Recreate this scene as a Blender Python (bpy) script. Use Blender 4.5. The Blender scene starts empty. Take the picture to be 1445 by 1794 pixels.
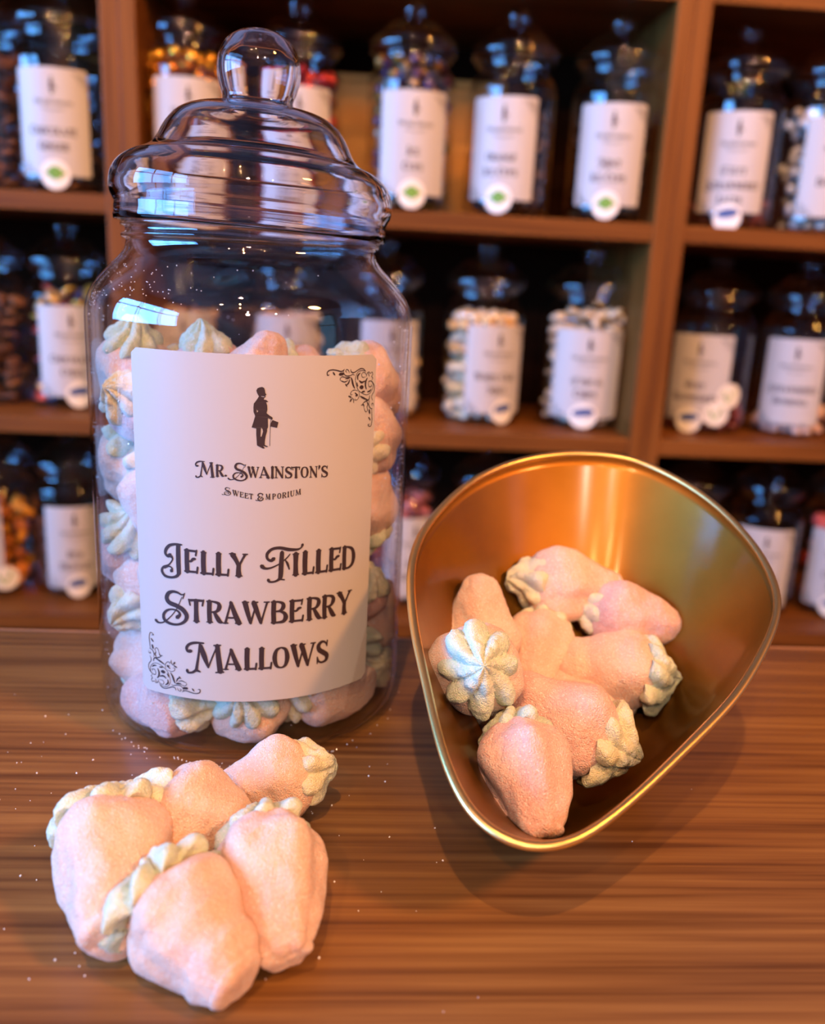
import bpy, bmesh, math, random
import numpy as np
from mathutils import Vector, Matrix, noise
from mathutils.geometry import tessellate_polygon
PI = math.pi
SC = bpy.context.scene
COL = SC.collection

# ------------------------------------------------------------------ camera
cam = bpy.data.cameras.new('camera'); camo = bpy.data.objects.new('camera', cam); COL.objects.link(camo)
PITCH, ROLL, YAW = math.radians(15.1), math.radians(-2.81), math.radians(3.7)
fw = Vector((math.sin(YAW)*math.cos(PITCH), math.cos(YAW)*math.cos(PITCH), -math.sin(PITCH)))
rt = Vector((math.cos(YAW), -math.sin(YAW), 0)); dn = fw.cross(rt)
r2 = math.cos(ROLL)*rt + math.sin(ROLL)*dn; d2 = -math.sin(ROLL)*rt + math.cos(ROLL)*dn
CAMZ = .1775
camo.matrix_world = Matrix(((r2.x, -d2.x, -fw.x, 0), (r2.y, -d2.y, -fw.y, 0), (r2.z, -d2.z, -fw.z, CAMZ), (0, 0, 0, 1)))
cam.sensor_fit = 'HORIZONTAL'; cam.sensor_width = 36; cam.lens = 1520/1445*36
cam.clip_start = .01; cam.clip_end = 50
cam.dof.use_dof = True; cam.dof.focus_distance = .285; cam.dof.aperture_fstop = 8.8; cam.dof.aperture_blades = 0
SC.camera = camo
# ------------------------------------------------------------------ light, sky, exposure
SC.view_settings.view_transform = 'Standard'; SC.view_settings.look = 'None'
SC.view_settings.gamma = 1; SC.view_settings.use_curve_mapping = False
SC.view_settings.exposure = -.50
SC.cycles.max_bounces = 14; SC.cycles.transmission_bounces = 12; SC.cycles.transparent_max_bounces = 40
SC.cycles.glossy_bounces = 6; SC.cycles.diffuse_bounces = 4
SC.cycles.caustics_reflective = False; SC.cycles.sample_clamp_indirect = 6
W = bpy.data.worlds.new('sky'); SC.world = W; W.use_nodes = True
W.node_tree.nodes['Background'].inputs[0].default_value = (.25, .55, 1, 1)
W.node_tree.nodes['Background'].inputs[1].default_value = .6
def light(name, kind, loc, power, col, size=.03, aim=None, **k):
    l = bpy.data.lights.new(name, kind); l.energy = power; l.color = col
    if kind == 'AREA':
        l.shape = 'RECTANGLE'; l.size = k['sx']; l.size_y = k['sy']
    else: l.shadow_soft_size = size
    if kind == 'SPOT':
        l.spot_size = math.radians(k.get('cone', 70)); l.spot_blend = .6
    o = bpy.data.objects.new(name, l); o.location = loc; COL.objects.link(o)
    if aim is not None: o.rotation_euler = (Vector(aim)-Vector(loc)).to_track_quat('-Z', 'Y').to_euler()
    return o
WARM = (1, .44, .13)
BLUE = (.13, .42, 1)
light('key_lamp', 'SPOT', (1.05, -.40, 1.20), 118, (1, .38, .09), .10, aim=(.05, .45, .05), cone=75)
light('key_lamp', 'SPOT', (-.12, -.46, 1.50), 76, (1, .52, .22), .016, aim=(.05, .45, .05), cone=75)
light('key_lamp', 'SPOT', (-.50, -1.10, 1.42), 46, (1, .52, .22), .016, aim=(.05, .45, .05), cone=75)
light('room_fill', 'POINT', (.1, -2.3, 1.3), 48, (1, .58, .42), .06)  # added fill point, brightens the walls mirrored in the big jar
for i in range(3):                                   # two rows of little warm ceiling spots aimed at the shelves
    for x in (.40, -.12):
        light('shelf_spot', 'SPOT', (x, -.45-i*.48, 1.38), 22, (1, .47, .15), .011, aim=(x*.5, .95, .34), cone=40)
for x in (.05, .62):
    light('white_spot', 'SPOT', (x, -1.25, .98), 24, (1, .80, .60), .014, aim=(x*.5, .9, .1), cone=60)
light('window_daylight', 'AREA', (-2.26, -.62, .66), 320, BLUE, aim=(0, -.62, .66), sx=2.5, sy=1.1)
light('door_daylight', 'AREA', (2.26, -1.1, .45), 3, (.2, .6, 1), aim=(0, -1.1, .45), sx=.7, sy=1.6)

# ------------------------------------------------------------------ materials
def mat(name, col, rough=.5, metal=0, sss=0, bump=None, bump_s=.2, bump_d=.001, spec=.5, sheen=0, var=None, coat=0, emit=None, trans=0, ior=1.45):
    m = bpy.data.materials.new(name); m.use_nodes = True; nt = m.node_tree; p = nt.nodes['Principled BSDF']
    p.inputs['Base Color'].default_value = (*col, 1); p.inputs['Roughness'].default_value = rough
    p.inputs['Metallic'].default_value = metal; p.inputs['Specular IOR Level'].default_value = spec
    p.inputs['IOR'].default_value = ior
    if trans: p.inputs['Transmission Weight'].default_value = trans
    if coat: p.inputs['Coat Weight'].default_value = coat; p.inputs['Coat Roughness'].default_value = .15
    if sheen: p.inputs['Sheen Weight'].default_value = sheen; p.inputs['Sheen Roughness'].default_value = .4
    if sss:
        p.inputs['Subsurface Weight'].default_value = sss; p.inputs['Subsurface Radius'].default_value = (1, .6, .45)
        p.inputs['Subsurface Scale'].default_value = .004
    tc = nt.nodes.new('ShaderNodeTexCoord')
    if var:
        n = nt.nodes.new('ShaderNodeTexNoise'); n.inputs['Scale'].default_value = var[0]; n.inputs['Detail'].default_value = 4
        nt.links.new(tc.outputs['Object'], n.inputs['Vector'])
        r = nt.nodes.new('ShaderNodeValToRGB'); r.color_ramp.elements[0].position = .3; r.color_ramp.elements[1].position = .7
        r.color_ramp.elements[0].color = (*var[1], 1); r.color_ramp.elements[1].color = (*var[2], 1)
        nt.links.new(n.outputs['Fac'], r.inputs[0]); nt.links.new(r.outputs[0], p.inputs['Base Color'])
    if bump:
        n = nt.nodes.new('ShaderNodeTexNoise'); n.inputs['Scale'].default_value = bump; n.inputs['Detail'].default_value = 3
        nt.links.new(tc.outputs['Object'], n.inputs['Vector'])
        b = nt.nodes.new('ShaderNodeBump'); b.inputs['Strength'].default_value = bump_s; b.inputs['Distance'].default_value = bump_d
        nt.links.new(n.outputs['Fac'], b.inputs['Height']); nt.links.new(b.outputs[0], p.inputs['Normal'])
    return m
def wood(name, dark, mid, lite, rough=.4, axis=0, sc=1.0, bump=.12, gloss=.5):
    m = bpy.data.materials.new(name); m.use_nodes = True; nt = m.node_tree; p = nt.nodes['Principled BSDF']
    tc = nt.nodes.new('ShaderNodeTexCoord'); L = nt.links.new
    def nz(s, scale, det, dist=0):
        mp = nt.nodes.new('ShaderNodeMapping'); L(tc.outputs['Object'], mp.inputs[0])
        v = [s[0], s[0], s[0]]; v[axis] = s[1]; mp.inputs['Scale'].default_value = v
        n = nt.nodes.new('ShaderNodeTexNoise'); n.inputs['Scale'].default_value = scale; n.inputs['Detail'].default_value = det
        n.inputs['Distortion'].default_value = dist; L(mp.outputs[0], n.inputs['Vector']); return n
    a = nz((48*sc, 2.4*sc), 1, 6, .8); b = nz((330*sc, 7*sc), 1, 3, .2)
    mx = nt.nodes.new('ShaderNodeMix'); mx.data_type = 'FLOAT'; mx.inputs[0].default_value = .5
    L(a.outputs['Fac'], mx.inputs[2]); L(b.outputs['Fac'], mx.inputs[3])
    r = nt.nodes.new('ShaderNodeValToRGB'); e = r.color_ramp.elements
    e[0].position = .38; e[0].color = (*dark, 1); e[1].position = .64; e[1].color = (*lite, 1)
    k = e.new(.5); k.color = (*mid, 1)
    L(mx.outputs[0], r.inputs[0]); L(r.outputs[0], p.inputs['Base Color'])
    p.inputs['Roughness'].default_value = rough; p.inputs['Specular IOR Level'].default_value = gloss
    bp = nt.nodes.new('ShaderNodeBump'); bp.inputs['Strength'].default_value = bump; bp.inputs['Distance'].default_value = .0006
    L(b.outputs['Fac'], bp.inputs['Height']); L(bp.outputs[0], p.inputs['Normal'])
    return m
def thin_glass(name, tint=(.97, .97, .985), ior=1.5, rough=.02):
    m = bpy.data.materials.new(name); m.use_nodes = True; nt = m.node_tree; nt.nodes.clear(); L = nt.links.new
    o = nt.nodes.new('ShaderNodeOutputMaterial'); mx = nt.nodes.new('ShaderNodeMixShader'); f = nt.nodes.new('ShaderNodeFresnel')
    ge = nt.nodes.new('ShaderNodeNewGeometry'); ir = nt.nodes.new('ShaderNodeMapRange')     # same reflectance from both sides of the wall
    ir.inputs[3].default_value = ior; ir.inputs[4].default_value = 1/ior; L(ge.outputs['Backfacing'], ir.inputs[0]); L(ir.outputs[0], f.inputs['IOR'])
    t = nt.nodes.new('ShaderNodeBsdfTransparent'); t.inputs[0].default_value = (*tint, 1)
    g = nt.nodes.new('ShaderNodeBsdfGlossy'); g.inputs['Roughness'].default_value = rough
    g.inputs['Color'].default_value = (1, 1, 1, 1)
    L(f.outputs[0], mx.inputs[0]); L(t.outputs[0], mx.inputs[1]); L(g.outputs[0], mx.inputs[2]); L(mx.outputs[0], o.inputs[0])
    # slight moulding waviness
    tc = nt.nodes.new('ShaderNodeTexCoord'); n = nt.nodes.new('ShaderNodeTexNoise'); n.inputs['Scale'].default_value = 22; n.inputs['Detail'].default_value = 1
    L(tc.outputs['Object'], n.inputs['Vector'])
    b = nt.nodes.new('ShaderNodeBump'); b.inputs['Strength'].default_value = .06; b.inputs['Distance'].default_value = .003
    L(n.outputs['Fac'], b.inputs['Height']); L(b.outputs[0], g.inputs['Normal'])
    return m
def clear(name, ior=1.45, tint=(.98, .98, 1)):
    m = bpy.data.materials.new(name); m.use_nodes = True; nt = m.node_tree; nt.nodes.clear()
    o = nt.nodes.new('ShaderNodeOutputMaterial'); g = nt.nodes.new('ShaderNodeBsdfGlass')
    g.inputs['IOR'].default_value = ior; g.inputs['Roughness'].default_value = .01; g.inputs['Color'].default_value = (*tint, 1)
    nt.links.new(g.outputs[0], o.inputs[0]); return m

M_COUNTER = wood('counter_wood', (.11, .042, .011), (.205, .088, .024), (.30, .145, .040), rough=.38)
M_EDGE = mat('counter_edge', (.42, .22, .12), .5, bump=200)
M_SHELF = wood('shelf_wood', (.105, .031, .006), (.175, .058, .011), (.24, .085, .018), rough=.45, sc=.6, gloss=.15)
M_SHELFV = wood('shelf_wood_upright', (.105, .031, .006), (.175, .058, .011), (.24, .085, .018), rough=.45, axis=2, sc=.6, gloss=.15)
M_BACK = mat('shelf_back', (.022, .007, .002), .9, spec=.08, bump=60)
M_GLASS = thin_glass('jar_clear', ior=1.54, rough=.006)
M_GLASS_BG = thin_glass('jar_clear_shelf', ior=1.65, rough=.004)
M_LID = clear('lid_clear', 1.40)
M_PAPER = mat('label_paper', (.50, .47, .455), .42, bump=900, bump_s=.06, bump_d=.0002, spec=.4)
M_INK = mat('label_ink', (.035, .018, .02), .6)
M_BRASS = mat('brass', (.50, .24, .04), .50, 1, bump=35, bump_s=.10, bump_d=.002, var=(28, (.27, .112, .011), (.36, .155, .02)), coat=.6)
M_BRASSRIM = mat('brass_rim', (.95, .62, .22), .34, 1, bump=400, bump_s=.05)
M_SUGAR = mat('sugar', (.95, .93, .9), .2, spec=.8)

def mallow_mat(name, c1, c2, sc=1.2):
    m = mat(name, c1, .62, sss=.15, spec=.35, sheen=.25, var=(sc, c1, c2))
    nt = m.node_tree; p = nt.nodes['Principled BSDF']; L = nt.links.new
    tc = nt.nodes.new('ShaderNodeTexCoord')
    n1 = nt.nodes.new('ShaderNodeTexNoise'); n1.inputs['Scale'].default_value = 32; n1.inputs['Detail'].default_value = 2
    n2 = nt.nodes.new('ShaderNodeTexNoise'); n2.inputs['Scale'].default_value = 8; n2.inputs['Detail'].default_value = 4
    for n in (n1, n2): L(tc.outputs['Object'], n.inputs['Vector'])
    b1 = nt.nodes.new('ShaderNodeBump'); b1.inputs['Strength'].default_value = .9; b1.inputs['Distance'].default_value = .0007
    b2 = nt.nodes.new('ShaderNodeBump'); b2.inputs['Strength'].default_value = .5; b2.inputs['Distance'].default_value = .0012
    L(n1.outputs['Fac'], b1.inputs['Height']); L(n2.outputs['Fac'], b2.inputs['Height']); L(b2.outputs[0], b1.inputs['Normal'])
    L(b1.outputs[0], p.inputs['Normal'])
    # glinting sugar crystals: sparse smooth specks
    v = nt.nodes.new('ShaderNodeTexVoronoi'); v.inputs['Scale'].default_value = 46; L(tc.outputs['Object'], v.inputs['Vector'])
    sp = nt.nodes.new('ShaderNodeSeparateColor'); L(v.outputs['Color'], sp.inputs[0])
    mr = nt.nodes.new('ShaderNodeMapRange'); mr.inputs[1].default_value = .86; mr.inputs[2].default_value = .90; mr.inputs[3].default_value = .62; mr.inputs[4].default_value = .16
    L(sp.outputs[0], mr.inputs[0]); L(mr.outputs[0], p.inputs['Roughness'])
    # the sugar coat is whiter where the grains lie thick
    n3 = nt.nodes.new('ShaderNodeTexNoise'); n3.inputs['Scale'].default_value = 20; n3.inputs['Detail'].default_value = 3; L(tc.outputs['Object'], n3.inputs['Vector'])
    m3 = nt.nodes.new('ShaderNodeMapRange'); m3.inputs[1].default_value = .45; m3.inputs[2].default_value = .72; m3.inputs[4].default_value = .42; L(n3.outputs['Fac'], m3.inputs[0])
    ad = nt.nodes.new('ShaderNodeMath'); ad.operation = 'MULTIPLY_ADD'; gt = nt.nodes.new('ShaderNodeMath'); gt.operation = 'GREATER_THAN'; gt.inputs[1].default_value = .96
    L(sp.outputs[1], gt.inputs[0]); L(gt.outputs[0], ad.inputs[0]); ad.inputs[1].default_value = .8; L(m3.outputs[0], ad.inputs[2]); ad.use_clamp = True
    mc = nt.nodes.new('ShaderNodeMix'); mc.data_type = 'RGBA'; mc.inputs[7].default_value = (.92, .86, .80, 1)
    src_ = p.inputs['Base Color'].links[0].from_socket; L(ad.outputs[0], mc.inputs[0]); L(src_, mc.inputs[6]); L(mc.outputs[2], p.inputs['Base Color'])
    return m
M_PINK = mallow_mat('pink_mallow', (.88, .53, .38), (.94, .66, .51))
M_ROSE = mallow_mat('rose_mallow', (.86, .46, .38), (.91, .58, .49))
M_CREAM = mallow_mat('cream_mallow', (.78, .75, .46), (.86, .83, .60), 1.5)
M_CREAM2 = mallow_mat('pale_mallow', (.62, .72, .48), (.76, .78, .58), 1.5)

# ------------------------------------------------------------------ mesh helpers
class MB:
    def __init__(s): s.v = []; s.f = []
    def add(s, v, f):
        o = len(s.v); s.v += [tuple(p) for p in v]; s.f += [tuple(i+o for i in q) for q in f]
    def box(s, a, b):
        (x0, y0, z0), (x1, y1, z1) = a, b
        s.add([(x0,y0,z0),(x1,y0,z0),(x1,y1,z0),(x0,y1,z0),(x0,y0,z1),(x1,y0,z1),(x1,y1,z1),(x0,y1,z1)],
              [(0,3,2,1),(4,5,6,7),(0,1,5,4),(1,2,6,5),(2,3,7,6),(3,0,4,7)])
    def lathe(s, prof, seg=64, fn=None, closed=False):
        v = []; f = []; n = len(prof)
        for (r, z) in prof:
            for k in range(seg):
                a = 2*PI*k/seg; p = (r*math.cos(a), r*math.sin(a), z)
                v.append(fn(p, a) if fn else p)
        for i in range(n-1 if not closed else n):
            j = (i+1) % n
            for k in range(seg):
                l = (k+1) % seg; f.append((i*seg+k, i*seg+l, j*seg+l, j*seg+k))
        s.add(v, f)
    def build(s, name, m, parent=None, smooth=True, bevel=0, subsurf=0, merge=False):
        me = bpy.data.meshes.new(name); me.from_pydata(s.v, [], s.f); me.update()
        if merge:
            bm = bmesh.new(); bm.from_mesh(me); bmesh.ops.remove_doubles(bm, verts=bm.verts, dist=1e-6)
            bmesh.ops.recalc_face_normals(bm, faces=bm.faces); bm.to_mesh(me); bm.free()
        if smooth: me.polygons.foreach_set('use_smooth', [True]*len(me.polygons))
        me.materials.append(m)
        o = bpy.data.objects.new(name, me); COL.objects.link(o)
        if parent: o.parent = parent
        if bevel:
            md = o.modifiers.new('bevel', 'BEVEL'); md.width = bevel; md.segments = 2; md.limit_method = 'ANGLE'
        if subsurf:
            md = o.modifiers.new('subsurf', 'SUBSURF'); md.levels = subsurf; md.render_levels = subsurf
        return o
def thing(name, loc, label, cat, group=None, rot=None):
    o = bpy.data.objects.new(name, None); COL.objects.link(o); o.location = loc; o.empty_display_size = .01
    if rot is not None: o.rotation_euler = rot
    o['label'] = label; o['category'] = cat
    if group: o['group'] = group
    return o
def tag(o, label=None, cat=None, group=None, kind=None):
    if label: o['label'] = label
    if cat: o['category'] = cat
    if group: o['group'] = group
    if kind: o['kind'] = kind
    return o
def spline(P, n, closed=False):
    P = np.array(P, float); N = len(P); out = []
    idx = range(N if closed else N-1)
    for i in idx:
        g = (lambda k: P[k % N]) if closed else (lambda k: P[min(max(k, 0), N-1)])
        p0, p1, p2, p3 = g(i-1), g(i), g(i+1), g(i+2)
        for j in range(n):
            t = j/n
            out.append(.5*((2*p1)+(-p0+p2)*t+(2*p0-5*p1+4*p2-p3)*t*t+(-p0+3*p1-3*p2+p3)*t**3))
    if not closed: out.append(P[-1])
    return np.array(out)

# ------------------------------------------------------------------ the room
def struct(name, a, b, m):
    mb = MB(); mb.box(a, b); o = mb.build(name, m, smooth=False); o['kind'] = 'structure'; return o
M_WALL = mat('plaster_mauve', (.44, .24, .21), .8, bump=30)
M_CEIL = mat('ceiling_paint', (.3, .2, .18), .8, bump=30)
M_FLOOR = wood('floor_wood', (.05, .02, .01), (.12, .05, .025), (.2, .09, .045), axis=1, sc=.3)
struct('floor', (-2.4, -3.4, -1.0), (2.4, 1.4, -.95), M_FLOOR)
struct('ceiling', (-2.4, -3.4, 1.9), (2.4, 1.4, 1.95), M_CEIL)
struct('wall_back', (-2.4, 1.3, -.95), (2.4, 1.4, 1.9), M_WALL)
struct('wall_front', (-2.4, -3.4, -.95), (2.4, -3.3, 1.9), M_WALL)
# left wall with the shop window opening  
WY0, WY1, WZ0, WZ1 = -1.90, .66, .10, 1.22
mb = MB()
mb.box((-2.4, -3.3, -.95), (-2.3, 1.3, WZ0)); mb.box((-2.4, -3.3, WZ1), (-2.3, 1.3, 1.9))
mb.box((-2.4, -3.3, WZ0), (-2.3, WY0, WZ1)); mb.box((-2.4, WY1, WZ0), (-2.3, 1.3, WZ1))
mb.build('wall_left', M_WALL, smooth=False)['kind'] = 'structure'
M_FRAME = mat('window_paint', (.05, .06, .07), .4, bump=50)
mb = MB()
for y in (WY0, -1.06, -.22, WY1-.04): mb.box((-2.235, y, WZ0), (-2.20, y+.05, WZ1))
for z in (WZ0, .82, WZ1-.05): mb.box((-2.235, WY0, z), (-2.20, WY1, z+.05))
mb.build('window_1', M_FRAME, smooth=False)['kind'] = 'structure'
# right wall with a glazed door
mb = MB()
mb.box((2.3, -3.3, -.95), (2.4, -1.5, 1.9)); mb.box((2.3, -.7, -.95), (2.4, 1.3, 1.9)); mb.box((2.3, -1.5, 1.3), (2.4, -.7, 1.9))
mb.build('wall_right', M_WALL, smooth=False)['kind'] = 'structure'
mb = MB()
for y in (-1.5, -.76): mb.box((2.2, y, -.95), (2.235, y+.06, 1.3))
for z in (-.95, -.4, .45, 1.24): mb.box((2.2, -1.5, z), (2.235, -.7, z+.06))
mb.build('door_1', M_FRAME, smooth=False)['kind'] = 'structure'

# ------------------------------------------------------------------ the counter
ct = thing('counter', (0, 0, 0), 'long brown wood-grain shop counter carrying the big jar, scoop and loose sweets', 'counter')
mb = MB(); mb.box((-1.5, -.35, -.032), (1.5, .4085, 0)); mb.build('worktop', M_COUNTER, ct, smooth=False, bevel=.0008)
mb = MB(); mb.box((-1.5, .4085, -.032), (1.5, .4102, -.0002)); tag(mb.build('edge_strip', M_EDGE, ct, smooth=False), 'paler strip along the counter back edge')
mb = MB(); mb.box((-1.45, -.28, -.95), (1.45, .38, -.032)); mb.build('base_panel', M_SHELF, ct, smooth=False)

# ------------------------------------------------------------------ shelving: three units side by side
SZ = [-.631, -.4135, -.1955, .0225, .241, .459]
T = .0175
def shelf_unit(x0, x1, label):
    t = thing('shelving_unit', (x0, .9, -.95), label, 'shelving', 'walnut shelving units behind the counter')
    for xa, xb in ((x0, x0+.0165), (x1-.0165, x1)):
        mb = MB(); mb.box((xa-x0, 0, 0), (xb-x0, .24, 1.72)); mb.build('side_panel', M_SHELFV, t, smooth=False, bevel=.0012)
    for z in SZ:
        mb = MB(); mb.box((.0165, .0012, z-T+.95), (x1-x0-.0165, .235, z+.95)); mb.build('shelf', M_SHELF, t, smooth=False, bevel=.0012)
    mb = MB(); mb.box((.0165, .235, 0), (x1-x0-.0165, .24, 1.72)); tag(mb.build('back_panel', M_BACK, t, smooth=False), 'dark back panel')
shelf_unit(-.775, -.2355, 'left bay of the walnut shelves, holding jars left of the big jar')
shelf_unit(-.2355, .3025, 'middle bay of the walnut shelves, directly behind the big jar and scoop')
shelf_unit(.3025, .841, 'right bay of the walnut shelves, at the right edge of the photo')

# ------------------------------------------------------------------ lettering: stroked display capitals on a label sheet
TXT=[('E',-25.95,-20.95,74.54,74.51,8.43),('L',-20.14,-15.33,74.44,74.32,8.25),('L',-14.81,-10.11,74.3,74.23,8.24),('Y',-9.85,-3.66,74.28,74.13,8.36),('I',12.11,14.3,73.81,73.79,8.12),('L',15.42,19.98,73.74,73.65,8.62),('L',20.44,25.37,73.63,73.52,8.7),('E',25.87,31.17,73.54,73.32,8.79),('D',31.5,37.39,73.31,72.86,8.85),('T',-24.53,-19.07,56.18,56.43,8.52),('R',-18.26,-12.36,56.44,56.48,8.33),('A',-12.2,-5.79,56.39,56.39,8.39),('W',-5.53,3.93,56.42,56.23,8.41),('B',4.3,10.39,56.17,55.98,8.59),('E',10.94,16.25,56.04,55.99,8.48),('R',17.28,23.33,56.0,55.85,8.74),('R',23.33,29.37,55.76,55.69,8.84),('Y',29.69,36.57,55.83,55.69,8.85),('A',-12.26,-5.86,38.54,38.67,8.18),('L',-5.06,-0.54,38.61,38.6,8.37),('L',-0.01,4.81,38.68,38.63,8.34),('O',5.25,11.12,38.5,38.37,8.56),('W',11.68,21.26,38.27,38.0,8.95),('S',21.56,26.71,38.18,37.91,8.83),('j',-35.29,-26.85,71.12,72.37,12.49),('f',0.73,16.02,72.07,70.96,13.89),('s',-38.56,-24.96,52.5,54.81,13.17),('m',-25.95,-12.27,36.04,37.36,11.98),('R',-14.26,-11.45,109.58,109.71,4.12),('.',-11.27,-10.45,109.72,109.75,0.66),('m',-21.15,-14.7,108.83,109.26,5.64),('s',-10.21,-3.62,108.28,108.46,6.27),('W',-3.62,0.29,109.63,109.54,3.77),('A',0.29,3.88,109.53,109.42,3.93),('I',4.24,5.25,109.42,109.4,3.98),('N',5.5,8.61,109.41,109.31,4.06),('S',8.97,11.58,109.25,109.19,4.0),('T',11.57,14.22,109.24,109.21,3.94),('O',14.53,17.31,109.19,109.1,3.92),('N',17.71,20.7,109.08,108.94,4.02),('S',22.05,24.81,108.88,108.72,4.09),("'",20.93,21.66,111.66,111.61,1.33),('s',-12.23,-9.17,103.18,103.3,2.8),('W',-8.63,-6.49,103.31,102.85,1.94),('E',-6.2,-4.88,102.78,102.51,1.87),('E',-4.6,-3.28,102.44,102.22,1.84),('T',-3.03,-1.78,102.21,102.03,1.88),('e',-0.95,1.92,101.45,101.43,2.74),('M',2.46,4.09,101.87,101.93,2.0),('P',4.71,5.91,101.93,102.0,1.96),('O',6.46,7.75,102.04,102.16,2.0),('R',8.11,9.59,102.2,102.41,1.97),('I',9.97,10.52,102.5,102.59,1.9),('U',10.9,12.4,102.62,102.87,2.01),('M',12.78,14.69,102.96,103.3,1.98)]
MAN=[(0.33,140.15),(1.2,140.34),(1.86,140.03),(2.11,139.3),(2.26,138.42),(2.62,137.79),(2.35,137.61),(2.3,137.01),(2.09,136.86),(1.87,136.64),(1.72,136.19),(2.53,136.05),(3.26,135.47),(2.53,135.31),(2.9,134.13),(2.95,132.79),(2.69,131.67),(3.57,130.92),(4.61,130.26),(4.73,129.66),(4.47,129.5),(4.02,129.65),(3.14,130.02),(3.18,126.94),(2.88,126.34),(2.89,125.58),(2.42,123.92),(2.13,122.09),(2.13,120.88),(3.25,120.34),(2.88,120.15),(1.54,120.57),(2.21,119.73),(1.54,119.66),(-0.45,120.71),(-0.67,124.34),(-0.68,126.45),(-2.21,126.8),(-1.55,128.84),(-1.04,130.64),(-1.55,131.97),(-1.62,133.31),(-1.48,134.8),(-0.68,135.85),(0.19,137.2),(-0.32,138.07),(-0.65,139.1),(-0.32,139.84)]
MANH=[[(0.86,126.77),(1.38,126.33),(1.53,125.42),(1.09,123.76),(0.72,123.68)],[(-0.61,132.81),(-0.02,132.3),(-0.46,131.73)],[(0.85,137.36),(2.01,137.23),(1.94,136.93),(0.92,137.12)]]
HAT=[(4.62,129.35),(6.63,128.6),(6.2,126.71),(4.18,127.17),(4.04,126.87),(4.0,128.0)]
CANE=[(4.25,129.58),(3.96,127.4),(3.8,120.57)]
ORN=[([(24.44,144.36),(23.8,144.21),(23.61,144.85),(24.04,145.64),(25.49,146.02),(27.18,145.82),(28.72,145.46),(29.88,145.59),(30.45,146.14)],0.36),([(25.89,145.21),(26.27,144.64),(26.66,144.23)],0.56),([(28.55,144.42),(29.91,144.54)],0.98),([(30.08,145.51),(30.31,144.53),(31.32,143.85),(32.95,143.87),(34.19,144.24),(34.84,143.88)],0.26),([(32.51,144.78),(32.07,145.77),(31.25,145.96),(30.98,145.32),(31.59,145.06)],0.23),([(33.08,145.98),(33.43,145.08),(34.59,144.87),(36.28,145.63),(37.58,146.07),(38.95,145.93),(40.04,145.06)],0.33),([(29.01,142.14),(28.79,142.96),(29.55,143.58),(30.74,143.38),(32.55,143.48)],0.23),([(30.96,142.89),(32.16,143.01),(32.97,143.3)],0.59),([(29.2,142.22),(30.59,141.76),(31.99,142.2)],0.36),([(32.8,142.49),(32.23,141.21),(31.23,140.59)],0.56),([(31.02,140.93),(31.65,140.25)],0.39),([(33.39,143.12),(33.85,142.12),(34.33,140.63),(35.12,139.35)],0.66),([(40.16,144.97),(38.52,145.37),(36.74,145.12),(35.69,144.01),(35.32,142.39),(35.84,140.39),(36.78,138.69),(38.4,137.59),(40.78,136.77),(42.72,137.32),(43.91,138.75),(44.09,140.26),(43.53,141.13),(42.49,141.69)],0.2),([(40.24,143.15),(38.62,143.06),(38.12,144.07),(38.78,144.7),(39.94,144.49),(40.46,143.63)],0.21),([(36.41,142.34),(36.36,143.66),(37.42,144.6)],0.66),([(37.09,141.98),(38.24,141.26),(39.84,141.67)],0.69),([(40.98,142.61),(40.31,141.65),(40.15,140.16),(40.69,138.79)],0.66),([(37.86,139.62),(38.78,139.57)],1.31),([(36.02,141.2),(36.51,140.02)],0.43),([(38.62,137.91),(39.78,138.01)],0.56),([(41.22,137.75),(42.43,138.01),(43.15,138.63)],0.59),([(40.48,143.13),(40.9,144.44),(41.85,144.73),(42.37,144.2),(43.34,144.65),(43.77,143.8),(43.17,143.16),(43.84,142.45),(43.24,141.82)],0.21),([(41.38,144.42),(41.92,143.23)],0.23),([(41.58,140.41),(41.77,141.4),(43.0,141.5),(44.06,140.76),(44.91,139.53),(44.74,137.85),(43.77,136.57),(43.57,135.57),(44.14,134.5)],0.25),([(41.56,140.75),(42.11,139.54),(43.23,139.64),(43.07,140.32)],0.26),([(36.57,138.45),(34.82,138.79),(33.57,138.19),(33.4,137.21),(34.24,137.33)],0.21),([(35.29,137.77),(36.41,136.88),(35.55,136.76)],0.62),([(37.03,138.17),(37.31,136.66),(36.48,135.38),(35.39,135.28),(35.47,135.94)],0.21),([(32.59,136.76),(33.64,136.29)],0.49),([(33.28,134.9),(33.77,135.7)],0.59),([(34.07,136.18),(34.74,135.32),(34.78,134.23)],0.33),([(37.77,136.47),(39.41,135.69),(41.36,134.97)],0.66),([(42.52,136.32),(42.09,135.0),(40.42,134.45),(39.04,133.7)],0.43),([(38.37,133.25),(39.52,133.33),(39.8,132.47)],0.43),([(41.14,134.39),(41.68,133.34),(41.24,132.36)],0.46),([(39.79,132.64),(40.34,131.07),(41.08,130.68),(41.65,131.48),(41.23,132.53)],0.23),([(42.36,134.64),(42.18,133.3),(43.0,131.88),(44.3,131.6)],0.3),([(43.98,132.65),(43.69,133.35),(44.46,133.46),(44.77,132.58)],0.23),([(42.53,131.23),(42.84,130.02)],0.72),([(43.79,131.47),(44.04,129.05),(44.16,126.98),(43.6,125.32),(42.57,125.42),(42.17,125.97),(43.05,126.06)],0.28),([(42.42,128.52),(43.22,127.59)],0.52)]
def nrm(x0, x1, yt, yb, S):
    h = yb-yt
    return [([((x-x0)/(x1-x0), (yb-y)/h) for x, y in P], [q/h for q in w]) for P, w in S]
def bar(P, w): return (P, [w]*len(P))
SV = .055
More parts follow.
